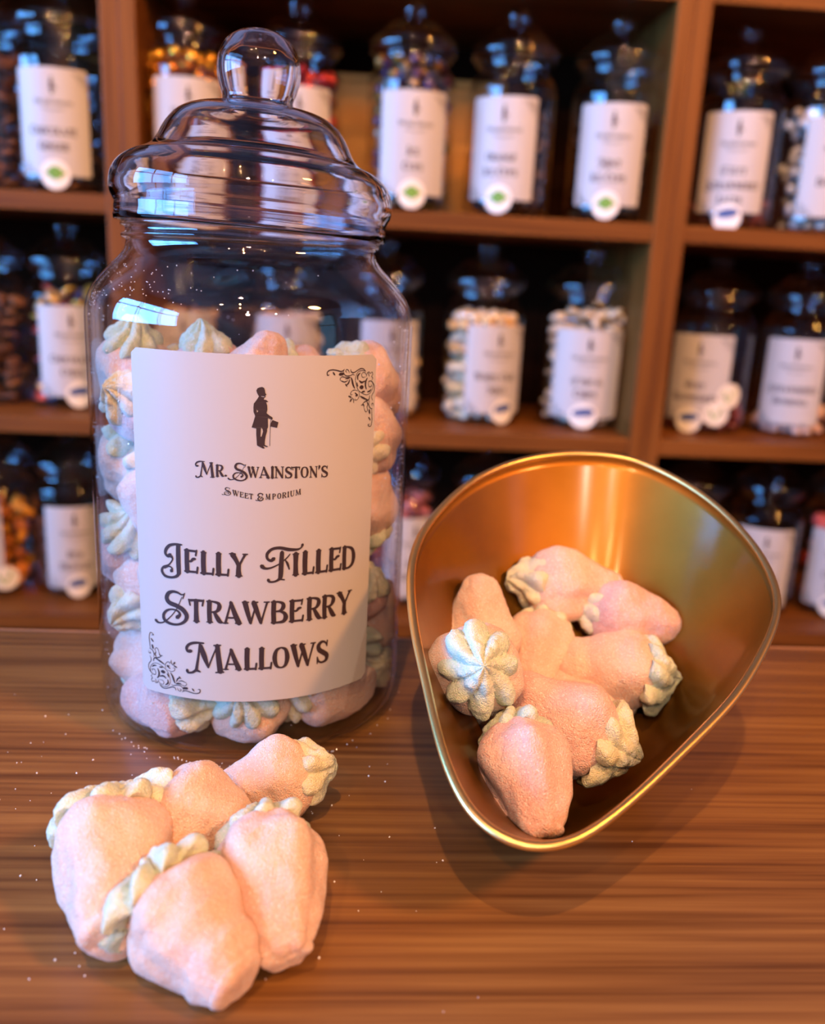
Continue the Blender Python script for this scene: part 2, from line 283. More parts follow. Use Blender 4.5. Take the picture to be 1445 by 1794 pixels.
G = {
'E': [bar([(.22,.97),(.2,.5),(.22,.03)],.18), bar([(.06,.96),(.9,.95)],.09), bar([(.93,1),(.86,.76)],.07), ([(.3,.52),(.5,.5),(.66,.6),(.82,.62)],[.06,.09,.11,.09]), bar([(.04,.045),(.94,.05)],.09), bar([(.99,.27),(.93,0)],.08)],
'L': [bar([(.27,.98),(.25,.5),(.27,.03)],.19), bar([(.08,.97),(.46,.97)],SV), bar([(.06,.045),(.94,.05)],.09), bar([(.99,.3),(.93,0)],.08)],
'Y': [([(.16,.96),(.36,.72),(.52,.44)],[.2,.16,.13]), ([(.88,.97),(.7,.72),(.52,.44)],[.10,.08,.10]), ([(.52,.5),(.5,.25),(.52,.02)],[.16,.18,.22]), bar([(0,.975),(.34,.975)],SV), bar([(.74,.975),(1,.975)],SV), bar([(.34,.02),(.7,.02)],SV)],
'I': [([(.5,.98),(.48,.5),(.5,.02)],[.22,.18,.22]), bar([(.0,.975),(1,.975)],SV), bar([(0,.025),(1,.025)],SV)],
'D': [bar([(.2,.97),(.18,.5),(.2,.03)],.18), ([(.06,.955),(.45,.955),(.8,.84),(.93,.52),(.82,.2),(.5,.05),(.06,.04)],[.08,.08,.13,.18,.14,.09,.08])],
'T': [bar([(.04,.94),(.5,.955),(.96,.94)],.10), bar([(.0,.98),(.09,.72)],.07), bar([(1,.98),(.91,.72)],.07), ([(.5,.95),(.49,.5),(.5,.02)],[.18,.17,.21]), bar([(.3,.025),(.7,.025)],SV)],
'R': [bar([(.22,.97),(.2,.5),(.22,.02)],.18), bar([(.04,.025),(.4,.025)],SV), ([(.06,.955),(.45,.96),(.76,.88),(.8,.7),(.62,.52),(.25,.48)],[.08,.08,.13,.17,.11,.06]), ([(.48,.5),(.66,.26),(.82,.08),(.98,.03)],[.1,.17,.17,.08])],
'A': [([(.12,.02),(.28,.5),(.44,.98)],[.1,.08,.08]), ([(.42,.97),(.62,.5),(.86,.02)],[.13,.18,.21]), bar([(.2,.27),(.72,.27)],.075), bar([(0,.025),(.27,.025)],SV), bar([(.66,.025),(1,.025)],SV)],
'W': [([(.1,.97),(.2,.5),(.31,.03)],[.2,.17,.12]), ([(.31,.03),(.42,.5),(.5,.8)],[.08,.07,.07]), ([(.42,.97),(.56,.5),(.69,.03)],[.2,.17,.12]), ([(.69,.03),(.8,.5),(.92,.97)],[.08,.07,.09]), bar([(0,.975),(.24,.975)],SV), bar([(.36,.975),(.58,.975)],SV), bar([(.8,.975),(1,.975)],SV)],
'B': [bar([(.2,.97),(.18,.5),(.2,.03)],.18), ([(.06,.955),(.45,.955),(.72,.87),(.74,.7),(.55,.56),(.22,.53)],[.08,.08,.13,.16,.1,.06]), ([(.5,.55),(.8,.45),(.9,.26),(.76,.09),(.45,.045),(.06,.04)],[.07,.13,.18,.14,.09,.08])],
'O': [([(.5,.96),(.22,.84),(.11,.5),(.22,.15),(.5,.04),(.78,.15),(.89,.5),(.78,.85),(.5,.96)],[.07,.13,.18,.13,.07,.13,.18,.13,.07])],
'S': [([(.84,.8),(.66,.94),(.38,.95),(.17,.8),(.25,.61),(.54,.48),(.84,.33),(.8,.12),(.5,.035),(.24,.08),(.1,.24)],[.07,.08,.12,.16,.18,.19,.18,.13,.09,.08,.07]), bar([(.88,1),(.84,.74)],.06), bar([(.1,0),(.1,.3)],.06)],
'N': [bar([(.16,.02),(.16,.97)],.08), ([(.1,.97),(.48,.5),(.86,.03)],[.14,.17,.14]), bar([(.86,.97),(.87,.03)],.08), bar([(0,.975),(.25,.975)],SV), bar([(.7,.975),(1,.975)],SV), bar([(0,.025),(.32,.025)],SV)],
'M': [bar([(.12,.02),(.18,.97)],.08), ([(.17,.97),(.34,.5),(.5,.05)],[.16,.16,.1]), bar([(.5,.05),(.8,.95)],.07), ([(.8,.97),(.86,.02)],[.17,.19]), bar([(0,.025),(.24,.025)],SV), bar([(.7,.025),(1,.025)],SV), bar([(.04,.975),(.3,.975)],SV), bar([(.7,.975),(.98,.975)],SV)],
'P': [bar([(.24,.97),(.22,.5),(.24,.02)],.18), bar([(.04,.025),(.44,.025)],SV), ([(.06,.955),(.5,.96),(.84,.87),(.86,.68),(.64,.5),(.25,.47)],[.08,.08,.13,.17,.11,.06])],
'U': [([(.2,.97),(.2,.35),(.32,.08),(.55,.04),(.78,.2),(.83,.5),(.83,.97)],[.18,.17,.13,.1,.08,.07,.08]), bar([(0,.975),(.4,.975)],SV), bar([(.68,.975),(1,.975)],SV)],
'C': [([(.88,.76),(.68,.94),(.4,.93),(.16,.72),(.12,.4),(.28,.1),(.6,.035),(.9,.22)],[.07,.08,.12,.17,.18,.13,.08,.07]), bar([(.92,1),(.88,.72)],.06)],
'G': [([(.86,.78),(.66,.94),(.38,.93),(.15,.72),(.11,.4),(.26,.1),(.55,.035),(.8,.12)],[.07,.08,.12,.17,.18,.13,.08,.08]), bar([(.84,.44),(.84,.05)],.16), bar([(.6,.43),(1,.43)],SV)],
'H': [bar([(.2,.97),(.2,.03)],.18), bar([(.82,.97),(.82,.03)],.17), bar([(.2,.54),(.82,.54)],.08), bar([(0,.975),(.4,.975)],SV), bar([(0,.025),(.4,.025)],SV), bar([(.62,.975),(1,.975)],SV), bar([(.62,.025),(1,.025)],SV)],
'K': [bar([(.22,.97),(.22,.03)],.18), bar([(.9,.97),(.35,.48)],.08), ([(.38,.52),(.66,.25),(.95,.03)],[.1,.17,.15])],
'F': [bar([(.25,.97),(.25,.02)],.18), bar([(.06,.95),(.95,.95)],.09), bar([(.3,.52),(.8,.56)],.09), bar([(.97,1),(.9,.75)],.07)],
'Z': [bar([(.08,.945),(.9,.945)],.09), ([(.85,.93),(.5,.5),(.15,.06)],[.13,.17,.13]), bar([(.1,.05),(.94,.05)],.09)],
'Q': [([(.5,.96),(.22,.84),(.11,.5),(.22,.15),(.5,.04),(.78,.15),(.89,.5),(.78,.85),(.5,.96)],[.07,.13,.18,.13,.07,.13,.18,.13,.07]), bar([(.5,.2),(.98,-.12)],.12)],
'&': [([(.95,.5),(.75,.2),(.45,.04),(.15,.12),(.12,.36),(.4,.56),(.6,.75),(.5,.95),(.3,.88),(.35,.6),(.65,.25),(.98,.03)],[.07,.08,.1,.15,.15,.1,.08,.08,.1,.12,.17,.12])],
'.': [bar([(.3,.5),(.7,.5)],.95)],
"'": [([(.6,1),(.6,.7),(.2,0)],[.55,.5,.1])],
'j': nrm(85,225,85,310,[([(204,95),(203,190),(205,285)],[26,28,26]), ([(228,94),(190,89),(150,95),(125,120),(120,148),(136,166),(152,158)],[8,14,17,19,17,18,24]), ([(205,270),(195,297),(160,308),(115,298),(93,266),(104,238),(142,222),(166,188),(158,168)],[24,18,14,17,17,13,9,9,20]), ([(112,246),(140,234),(162,248),(156,266)],[9,9,10,22])]),
'f': nrm(745,1030,90,340,[([(1022,88),(1012,108),(985,120),(930,120),(870,110),(820,120),(790,150),(790,182),(812,196),(832,182)],[18,10,14,20,18,17,18,15,17,24]), ([(885,138),(880,230),(876,300),(862,322),(836,335),(806,337),(796,324)],[24,28,26,16,12,13,20]), ([(754,234),(775,248),(812,244),(870,215),(915,178),(938,150)],[26,16,11,8,8,6]), ([(905,188),(922,215),(934,252)],[5,14,8]), bar([(862,318),(902,322)],9)]),
's': nrm(45,265,395,625,[([(243,424),(226,424),(205,410),(175,402),(145,412),(132,445),(150,475),(195,496),(235,525),(257,565),(245,600),(205,620),(155,615),(115,590),(108,555),(130,527),(165,519),(200,530),(215,555),(196,574)],[8,10,13,16,22,26,27,27,28,26,18,14,16,20,18,14,10,12,16,24]), ([(230,440),(200,508),(160,562),(110,603),(72,608),(52,592)],[4,5,6,8,12,20]), bar([(247,416),(236,452)],6)]),
'm': nrm(255,500,740,945,[([(288,797),(266,798),(259,775),(280,752),(320,742),(375,745)],[22,17,16,16,15,9]), ([(350,748),(338,830),(322,925)],[14,13,18]), ([(348,936),(322,926),(296,940),(266,942),(260,926)],[9,16,14,13,20]), ([(352,758),(376,830),(402,908)],[22,31,10]), bar([(402,908),(432,832),(462,765)],9), ([(462,762),(470,850),(480,938)],[26,29,32]), bar([(440,761),(484,761)],9), bar([(450,941),(502,941)],9)]),
'e': nrm(655,735,395,468,[([(724,406),(704,397),(684,404),(681,420),(702,430)],[9,8,10,10,5]), ([(702,430),(684,438),(679,453),(696,466),(718,460),(728,446),(714,438),(702,447)],[5,8,10,9,9,8,6,8]), ([(726,408),(702,446),(677,464),(658,460)],[3,4,5,7])]),
}
ADV = {'I': .3, 'W': 1.1, 'A': .77, 'R': .7, 'L': .57, 'E': .6, 'Y': .74, 'T': .63, 'B': .7, 'O': .7, 'S': .6, 'M': .95, 'N': .8, 'D': .68, 'Z': .65, '&': .75, "'": .2, 'j': .75, 'f': 1.2, 's': 1.25, 'm': 1.25, 'e': 1.1}
def ribbon(mb, P, w, n=5, mp=None):
    D = np.column_stack([np.array(P, float), np.array(w, float)]); S = spline(D, n) if len(P) > 2 else spline(D, 2)
    c = S[:, :2]; ww = S[:, 2]; t = np.gradient(c, axis=0); t /= (np.linalg.norm(t, axis=1)[:, None]+1e-9)
    nn = np.column_stack([-t[:, 1], t[:, 0]])
    a = c+nn*ww[:, None]/2; b = c-nn*ww[:, None]/2; N = len(c); v = [mp(*p) for p in a]+[mp(*p) for p in b]
    f = [(i, N+i, N+i+1, i+1) for i in range(N-1)]
    mb.add(v, f)
    for e, s in ((0, -1), (N-1, 1)):                     # rounded ends on the heavier strokes
        r = ww[e]/2
        pts = [c[e]+r*.8*(math.sin(q)*nn[e]+s*math.cos(q)*t[e]) for q in (PI/2, PI/4, 0, -PI/4, -PI/2)]
        mb.add([mp(*p) for p in pts], [(0, 1, 2, 3, 4) if s < 0 else (4, 3, 2, 1, 0)])
def glyph(mb, ch, x0, x1, y0, y1, h, mp, n=5):
    for P, w in G[ch]:
        Q = [(x0+(x1-x0)*a, y0+(y1-y0)*a+h*b) for a, b in P]
        ribbon(mb, Q, [k*h*1.13 for k in w], n, mp)
def sheet_map(R, a0, k=1.0, dz=0.0, lift=.00012):
    # label millimetres (s along the arc, z height) -> jar coordinates
    def f(s, z):
        a = a0+s*k*.001/R
        return ((R+lift)*math.sin(a), -(R+lift)*math.cos(a), z*k*.001+dz)
    return f
def poly(mb, outer, holes, mp):
    loops = [outer]+holes; flat = [p for l in loops for p in l]
    tri = tessellate_polygon([[Vector((x, y, 0)) for x, y in l] for l in loops])
    mb.add([mp(*p) for p in flat], [tuple(t) for t in tri])
def paper(mb, s0, s1, z0, z1, mp, rad=1.6, n=30):
    cols = []
    for i in range(n+1):
        s = s0+(s1-s0)*i/n; d = min(s-s0, s1-s); c = 0 if d >= rad else rad-math.sqrt(max(0, rad*rad-(rad-d)**2))
        cols.append((s, z0+c, z1-c))
    v = [mp(s, a) for s, a, b in cols]+[mp(s, b) for s, a, b in cols]
    mb.add(v, [(i, i+1, n+2+i, n+1+i) for i in range(n)])
def draw_man(mb, mp):
    poly(mb, MAN, MANH, mp); poly(mb, HAT, [], mp); ribbon(mb, CANE, [.16]*3, 3, mp)
def draw_orn(mb, mp, rot, n=4):
    for P, w in ORN:
        Q = [(2.7-x, 174.3-y) for x, y in P] if rot else P
        ribbon(mb, Q, ([w*.5]+[w]*(len(Q)-2)+[w*.5]) if len(Q) > 2 else [w, w], n, mp)

# ------------------------------------------------------------------ big jar
JX, JY = -.0435, .3515
jar = thing('sweet_jar', (JX, JY, 0), 'large clear sweet jar of strawberry mallows standing on the counter', 'jar')
outer = [(.0001, .0035), (.030, .0030), (.045, .0006), (.0545, 0), (.0590, .0018), (.0612, .0052), (.0622, .0100), (.0625, .018)]
outer += [(.0625, z) for z in np.linspace(.024, .158, 12)]
outer += [(.0621, .1625), (.0608, .1668), (.0583, .1708), (.0552, .1745), (.0518, .1780), (.0490, .1808), (.0472, .1836), (.0468, .1862), (.0482, .1872), (.0484, .1882), (.0470, .1890), (.0470, .1906), (.0484, .1914), (.0484, .1924), (.0470, .1934), (.0468, .1990), (.0466, .2040)]
inner = [(r-.0014 if r > .01 else r, z+(.0014 if z < .02 else 0)) for r, z in outer][::-1]
sp = spline(outer, 3); si = spline(inner, 3)
mb = MB(); mb.lathe([tuple(p) for p in sp]+[tuple(p) for p in si], 160)
mb.build('glass_body', M_GLASS, jar)
# lid: hollow dome, flange and knob, sitting slightly askew
lo = [(.0490, .1905), (.0502, .1900), (.0508, .1915), (.0505, .1960), (.0510, .1975), (.0522, .2000), (.0524, .2035), (.0515, .2075), (.0490, .2112), (.0450, .2140), (.0420, .2152), (.0385, .2172), (.0362, .2200), (.0343, .2240), (.0322, .2275), (.0290, .2312), (.0240, .2338), (.0180, .2350), (.0140, .2358), (.0130, .2372), (.0130, .2390), (.0140, .2420), (.0150, .2460), (.0152, .2500), (.0143, .2548), (.0118, .2592), (.0075, .2624), (.0030, .2636), (.0001, .2637)]
li = [(.0001, .2616), (.0030, .2614), (.0070, .2604), (.0102, .2576), (.0126, .2540), (.0132, .2500), (.0128, .2460), (.0116, .2415), (.0106, .2385), (.0112, .2348), (.0170, .2331), (.0232, .2318), (.0276, .2294), (.0305, .2260), (.0324, .2226), (.0342, .2188), (.0364, .2160), (.0400, .2138), (.0432, .2122), (.0470, .2095), (.0490, .2062), (.0498, .2030), (.0494, .1990), (.0486, .1970), (.0486, .1930)]
mb = MB(); mb.lathe([tuple(p) for p in spline(lo, 3)]+[tuple(p) for p in spline(li, 3)], 128, closed=True)
tl = math.radians(2.4); c, s = math.cos(tl), math.sin(tl); Z0 = .197
mb.v = [(x, y, z if z < .2152 else .2152+(z-.2152)*.93) for x, y, z in mb.v]; mb.v = [(c*x+s*(z-Z0), y, -s*x+c*(z-Z0)+Z0+.0012) for x, y, z in mb.v]
mb.build('lid', M_LID, jar)
LR = .0628; A0 = math.radians(8.5); mp0 = sheet_map(LR, A0, lift=0); mp1 = sheet_map(LR, A0)
mb = MB(); paper(mb, -45.4, 45.6, 26.0, 150.8, mp0, 1.8, 40); lab = mb.build('paper_label', M_PAPER, jar)
mb = MB()
for ch, a, b, y0, y1, h in TXT[:28]: glyph(mb, ch, a, b, y0, y1, h, mp1, 6)
mb.build('product_lettering', M_INK, lab, smooth=False)
mb = MB()
for ch, a, b, y0, y1, h in TXT[28:]: glyph(mb, ch, a, b, y0, y1, h, mp1, 5)
mb.build('shop_lettering', M_INK, lab, smooth=False)
mb = MB(); draw_man(mb, mp1); mb.build('gentleman_emblem', M_INK, lab, smooth=False)
for rot in (0, 1):
    mb = MB(); draw_orn(mb, mp1, rot, 6); mb.build('corner_ornament', M_INK, lab, smooth=False)

# ------------------------------------------------------------------ strawberry mallows
PROF = [(0, -.72), (.22, -.715), (.42, -.69), (.60, -.62), (.78, -.47), (.91, -.27), (.98, -.10), (1, .04), (.985, .16), (.935, .34), (.84, .64), (.725, .96), (.61, 1.26), (.50, 1.50), (.445, 1.60), (.436, 1.625), (.440, 1.655), (.420, 1.71), (.36, 1.77), (.26, 1.81), (.13, 1.83), (0, 1.835)]
def body_mesh(seed, tip=1.0, soft=False):
    rnd = random.Random(seed); pf = PROF[:12]+[(.62, 1.22), (.52, 1.42), (.43, 1.58), (.34, 1.70), (.22, 1.77), (.10, 1.80), (0, 1.805)] if soft else [(r if k < 12 else r*tip, z) for k, (r, z) in enumerate(PROF)]
    sp = spline(pf, 4); mb = MB()
    ph = [rnd.random()*6.3 for _ in range(4)]; n5 = rnd.choice((4, 5, 6)); off = Vector((seed*3.1, seed*1.7, 0)); bx, by = rnd.uniform(-.05, .05), rnd.uniform(-.05, .05)
    amp = rnd.uniform(.03, .05)
    def fn(p, a):
        x, y, z = p; k = 1+amp*math.cos(n5*a+ph[0])+.04*math.cos(2*a+ph[1])+.02*math.cos(3*a+ph[2]+z)
        q = Vector((x*k+bx*z*z, y*k+by*z*z, z)); nd = noise.noise(q*1.6+off)*.09+noise.noise(q*4.5+off)*.030
        rg = noise.noise(Vector((q.x*9, q.y*9, q.z*3.5))+off); nd += -.022*max(0, .25-abs(rg))*4*max(0, noise.noise(q*2+off*2)+.2)
        d = Vector((x, y, z*.35-.1)); d.normalize() if d.length > 1e-6 else None
        nd += noise.noise(q*30+off)*.006
        return tuple(q+d*nd)
    mb.lathe([tuple(p) for p in sp], 72, fn)
    me = mb.build('tmp', M_PINK, merge=True); m = me.data; bpy.data.objects.remove(me); return m
def crown_mesh(seed, wide=1.0):
    rnd = random.Random(seed+50); mb = MB(); n = rnd.choice((7, 8, 9)); tw = rnd.uniform(.6, 1.3); off = Vector((seed*2.3, 7, seed)); ph = rnd.random()*6
    prof = [(.05, -.50), (.40, -.50), (.62, -.42), (.74, -.42), (.78, -.54), (.73, -.70), (.62, -.82), (.50, -.90), (.41, -1.0), (.31, -1.09), (.20, -1.17), (.10, -1.24), (.03, -1.29), (.0001, -1.30)]
    sp = spline([(r*wide, z) for r, z in prof], 4); N = len(sp)
    def mk(i):
        t = i/(N-1)
        def fn(p, a):
            x, y, z = p; r = math.hypot(x, y); lob = abs(math.cos(n*(a+tw*t)/2+ph)); g = .72+.36*lob**.7 if .12 < t < .97 else 1
            low = 1+.18*math.sin(2*a+ph)*(1-t); zz = z+(.10*(1-lob)+.10*math.sin(a*3+ph))*(t > .12)*(1-t)
            q = Vector((x*g*low, y*g*low, zz)); d = q.copy(); d.z += .7
            if d.length > 1e-5: d.normalize()
            return tuple(q+d*(noise.noise(q*2.3+off)*.10+noise.noise(q*7+off)*.045))
        return fn
    seg = 96; v = []; f = []
    for i in range(N):
        fn = mk(i)
        for k in range(seg):
            a = 2*PI*k/seg; v.append(fn((sp[i][0]*math.cos(a), sp[i][0]*math.sin(a), sp[i][1]), a))
    for i in range(N-1):
        for k in range(seg): l = (k+1) % seg; f.append((i*seg+k, (i+1)*seg+k, (i+1)*seg+l, i*seg+l))
    mb.add(v, f); o = mb.build('tmp', M_CREAM, merge=True); m = o.data; bpy.data.objects.remove(o); return m
BODIES = [body_mesh(i, (1, .9, 1.1, .95, 1.15, 1)[i], i in (1, 5)) for i in range(6)]
BODIES2 = []
for b in BODIES:
    q = b.copy(); q.materials[0] = M_ROSE; BODIES2.append(q)
CROWNS = [crown_mesh(i, (1, .9, 1.1, 1.2, .85)[i]) for i in range(5)]
CROWNS2 = []
for b in CROWNS:
    q = b.copy(); q.materials[0] = M_CREAM2; CROWNS2.append(q)
def mallow(loc, R, ax, label, group, var=0, roll=0., rose=False, pale=False, cs=1.0, csh=(0, 0), ln=1.0):
    # ax = direction from the piped crown to the tip; R = widest radius (metres)
    z = Vector(ax).normalized(); q = z.to_track_quat('Z', 'Y'); m = q.to_matrix() @ Matrix.Rotation(roll, 3, 'Z')
    t = thing('strawberry_mallow', loc, label, 'marshmallow', group); t.rotation_euler = m.to_euler()
    b = bpy.data.objects.new('mallow_body', (BODIES2 if rose else BODIES)[var % 6]); COL.objects.link(b); b.parent = t; b.scale = (R, R, R*ln)
    c = bpy.data.objects.new('piped_crown', (CROWNS2 if pale else CROWNS)[(var*3+1) % 5]); COL.objects.link(c); c.parent = t; c.scale = (R*cs, R*cs, R)
    c.location = (csh[0]*R, csh[1]*R, 0); c.rotation_euler = (0, 0, var*1.3)
    return t
def press_bowl(t):
    # soft mallows flatten where they rest on the dish
    M0 = Matrix.LocRotScale(t.location, t.rotation_euler, None); an = np.arctan2(rl[:, 1]-BC[1], rl[:, 0]-BC[0]); ra = np.hypot(rl[:, 1]-BC[1], rl[:, 0]-BC[0]); o_ = np.argsort(an)
    for o in t.children:
        o.data = o.data.copy(); M = M0 @ Matrix.LocRotScale(o.location, o.rotation_euler, o.scale)
        n = len(o.data.vertices); a = np.empty(n*3, np.float32); o.data.vertices.foreach_get('co', a); a = a.reshape(-1, 3)
        A = np.array(M); w = a @ A[:3, :3].T+A[:3, 3]; x = w[:, 0]-BC[0]; y = w[:, 1]-BC[1]; q = np.arctan2(y, x)
        rr_ = np.interp(q, an[o_], ra[o_], period=2*PI); zr = np.interp(q, an[o_], rl[o_, 2], period=2*PI); fr = np.minimum(1, np.hypot(x, y)/rr_)
        zb = .0022+(zr-.0016)*(fr**(1.75+np.clip((zr-.034)/.05, 0, 1)*.65)); w[:, 2] = np.maximum(w[:, 2], zb); B = np.array(M.inverted())
        a = w @ B[:3, :3].T+B[:3, 3]; o.data.vertices.foreach_set('co', a.astype(np.float32).ravel()); o.data.update()
def dirn(h, tilt): h = math.radians(h); t = math.radians(tilt); return (math.cos(h)*math.cos(t), math.sin(h)*math.cos(t), -math.sin(t))
GT = 'loose mallows on the counter in front of the jar'
mallow((-.0215, .2590, .0140), .0140, dirn(187, 18), 'pink mallow farthest back of the counter five, its crown pointing right', GT, 0, .4, cs=1.0, ln=.9)
mallow((-.0500, .2350, .0160), .0162, dirn(-12, 16), 'round pink mallow in the middle of the counter five, crown at its left', GT, 1, 1.0, cs=1.05, ln=.8)
mallow((-.0665, .2170, .0175), .0172, dirn(-74, 15), 'leftmost pink mallow on the counter, crown at top and cone pointing down', GT, 2, 2.0, cs=1.05, pale=True)
mallow((-.0220, .2115, .0165), .0165, dirn(-74, 16), 'rightmost upright-looking mallow on the counter, rounded tip towards the viewer', GT, 3, .3, pale=True, cs=.95)
mallow((-.0425, .1925, .0155), .0155, dirn(-40, 14), 'nearest and largest mallow on the counter, crown left and tip lower right', GT, 4, 1.2, pale=True, cs=1.08, ln=.88)

JARM = [
(-0.0913,0.3536,0.1396,0.0155,-0.10,0.25,-0.96),
(-0.0856,0.3386,0.1258,0.0145,0.51,0.76,-0.41),
(-0.0912,0.3515,0.1036,0.0155,-0.30,0.41,-0.86),
(-0.0766,0.3347,0.0934,0.0165,0.15,-0.35,-0.92),
(-0.0902,0.3364,0.0722,0.0145,-0.20,0.55,-0.81),
(-0.0811,0.3311,0.0529,0.0165,0.63,0.52,0.58),
(-0.0828,0.3369,0.0218,0.0170,0.05,-0.10,0.99),
(-0.0672,0.3119,0.0157,0.0160,-0.91,0.38,-0.16),
(-0.0390,0.3062,0.0155,0.0150,0.21,0.74,-0.64),
(-0.0143,0.3150,0.0200,0.0155,0.94,0.31,-0.10),
(-0.0103,0.3392,0.0128,0.0160,0.31,0.94,0.10),
(-0.0000,0.3437,0.1144,0.0165,0.11,0.94,0.33),
(0.0007,0.3475,0.0832,0.0160,-0.05,0.05,1.00),
(-0.0016,0.3367,0.0524,0.0145,-0.30,0.51,-0.81),
(0.0031,0.3516,0.0326,0.0145,0.54,0.65,0.54),
(0.0061,0.3543,0.0116,0.0140,-0.41,0.82,-0.41),
(-0.0600,0.3446,0.1401,0.0150,0.10,0.20,-0.97),
(-0.0421,0.3352,0.1343,0.0140,0.36,-0.10,0.93),
(-0.0274,0.3535,0.1345,0.0150,0.81,0.30,-0.51),
(-0.0718,0.3647,0.1300,0.0150,0.31,0.62,-0.72),
(-0.0014,0.3560,0.1374,0.0150,0.61,0.61,-0.51),
(-0.0174,0.3141,0.0871,0.0155,0.48,0.55,0.69),
(-0.0314,0.3948,0.0483,0.0155,-0.27,0.43,-0.86),
(-0.0311,0.3609,0.0136,0.0155,-0.02,0.91,-0.41),
(-0.0110,0.3836,0.0136,0.0155,0.38,-0.83,0.41),
(-0.0863,0.3676,0.0253,0.0155,0.37,0.80,-0.47),
(-0.0504,0.3176,0.0399,0.0155,0.94,-0.34,-0.05),
(-0.0649,0.3901,0.0390,0.0155,0.05,-0.79,0.61),
(-0.0595,0.3720,0.0135,0.0155,0.42,-0.82,-0.40),
(-0.0275,0.3375,0.0374,0.0155,-0.19,-0.29,-0.94),
(-0.0569,0.3160,0.0688,0.0155,-0.71,-0.70,0.04),
(-0.0490,0.3546,0.0487,0.0155,-0.16,0.87,-0.47),
(-0.0518,0.3408,0.0207,0.0155,0.12,0.93,0.34),
(-0.0183,0.3698,0.0389,0.0155,0.98,0.20,-0.02),
(-0.0241,0.3169,0.0583,0.0155,0.87,-0.40,0.29),
(-0.0407,0.3949,0.0137,0.0155,0.11,-0.81,0.57),
]
def press(t):
    # soft mallows flatten where they touch the jar wall and floor
    bpy.context.view_layer.update()
    M0 = t.matrix_world.copy() if False else Matrix.LocRotScale(t.location, t.rotation_euler, None)
    for o in t.children:
        o.data = o.data.copy(); M = M0 @ Matrix.LocRotScale(o.location, o.rotation_euler, o.scale); Mi = M.inverted()
        n = len(o.data.vertices); a = np.empty(n*3, np.float32); o.data.vertices.foreach_get('co', a); a = a.reshape(-1, 3)
        A = np.array(M); w = a @ A[:3, :3].T+A[:3, 3]; x = w[:, 0]-JX; y = w[:, 1]-JY; r = np.hypot(x, y)
        rmax = np.where(w[:, 2] < .008, .0588, .0606); k = np.minimum(1, rmax/np.maximum(r, 1e-6))
        w[:, 0] = JX+x*k; w[:, 1] = JY+y*k; w[:, 2] = np.maximum(w[:, 2], .0042); B = np.array(Mi)
        a = w @ B[:3, :3].T+B[:3, 3]; o.data.vertices.foreach_set('co', a.astype(np.float32).ravel()); o.data.update()
JL = ['mallow at top left inside the big jar, under the label corner', 'mallow with pale crown facing out beside the label, upper left of big jar', 'mallow with lilac side, left of the label about level with the emblem',
 'large pink mallow against left wall of the big jar, level with shop name', 'mallow with green crown low beside the label, left wall of big jar', 'pink mallow left of the words Jelly Filled inside the big jar',
 'tall mallow standing at lower left inside the big jar beside Mallows lettering', 'mallow at bottom left of the big jar below the label, crown to the right', 'mallow at the bottom middle of the big jar, just below the label',
 'mallow at bottom right of the big jar below the label', 'shaded mallow at lowest right corner inside the big jar', 'mallow at upper right inside the big jar with cream crown beside the ornament',
 'upright tapering mallow against right wall inside the big jar', 'cream-crowned mallow on right side of the big jar beside Filled', 'mallow on right side of the big jar beside the word Strawberry', 'small mallow on right side of the big jar beside the word Mallows',
 'mallow peeping above the label top, cream crown, left of centre in big jar', 'pink tip peeping above the middle of the label in the big jar', 'mallow behind the label top edge, right of centre in big jar', 'mallow behind the label top edge near its left corner in big jar', 'mallow behind the top right corner of the big jar label']
JG = 'mallows filling the big jar'
for i, (x, y, z, R, ax, ay, az) in enumerate(JARM):
    lb = JL[i] if i < len(JL) else 'pink mallow packed deep inside the big jar, hidden behind others or the label'
    press(mallow((x, y, z), R, (ax, ay, az), lb, JG, i, i*.7, rose=i % 3 == 1, pale=i % 2 == 0, cs=1.0, ln=.88))

# ------------------------------------------------------------------ brass scoop bowl
RIM = [(0.1025, 0.3703, 0.1065), (0.1172, 0.3679, 0.1055), (0.1281, 0.3609, 0.1026), (0.1378, 0.3514, 0.0986), (0.1461, 0.3394, 0.0935), (0.1523, 0.3232, 0.0867), (0.1549, 0.3059, 0.0795), (0.1526, 0.2871, 0.0716), (0.1428, 0.2699, 0.0643), (0.1249, 0.2484, 0.0553), (0.1114, 0.2362, 0.0502), (0.0993, 0.2262, 0.046), (0.0818, 0.2119, 0.04), (0.0664, 0.2011, 0.0355), (0.0554, 0.1968, 0.0337), (0.044, 0.1974, 0.0339), (0.034, 0.2048, 0.037), (0.0286, 0.2164, 0.0419), (0.0253, 0.231, 0.048), (0.0228, 0.2493, 0.0557), (0.0198, 0.2699, 0.0643), (0.0193, 0.2962, 0.0754), (0.0247, 0.3175, 0.0843), (0.0397, 0.3411, 0.0943), (0.0553, 0.3557, 0.1004), (0.0712, 0.3644, 0.1041), (0.087, 0.369, 0.106)]
BC = (.084, .275)
bowl = thing('brass_scoop', (BC[0], BC[1], 0), 'pear-shaped brass scoop dish holding mallows, right of the big jar', 'scoop')
rl = spline(RIM, 6, True)
for _ in range(10): rl = (np.roll(rl, 1, 0)+2*rl+np.roll(rl, -1, 0))/4
NR = len(rl); mb = MB(); v = []; f = []; K = 44
def bz(fr, zr): return .0016+(zr-.0016)*(fr**(1.75+max(0, min(1, (zr-.034)/.05))*.65))
for k in range(K+1):
    fr = (k/K)**.85*.985
    for p in rl:
        v.append(((p[0]-BC[0])*fr, (p[1]-BC[1])*fr, bz(fr/.985, p[2])))
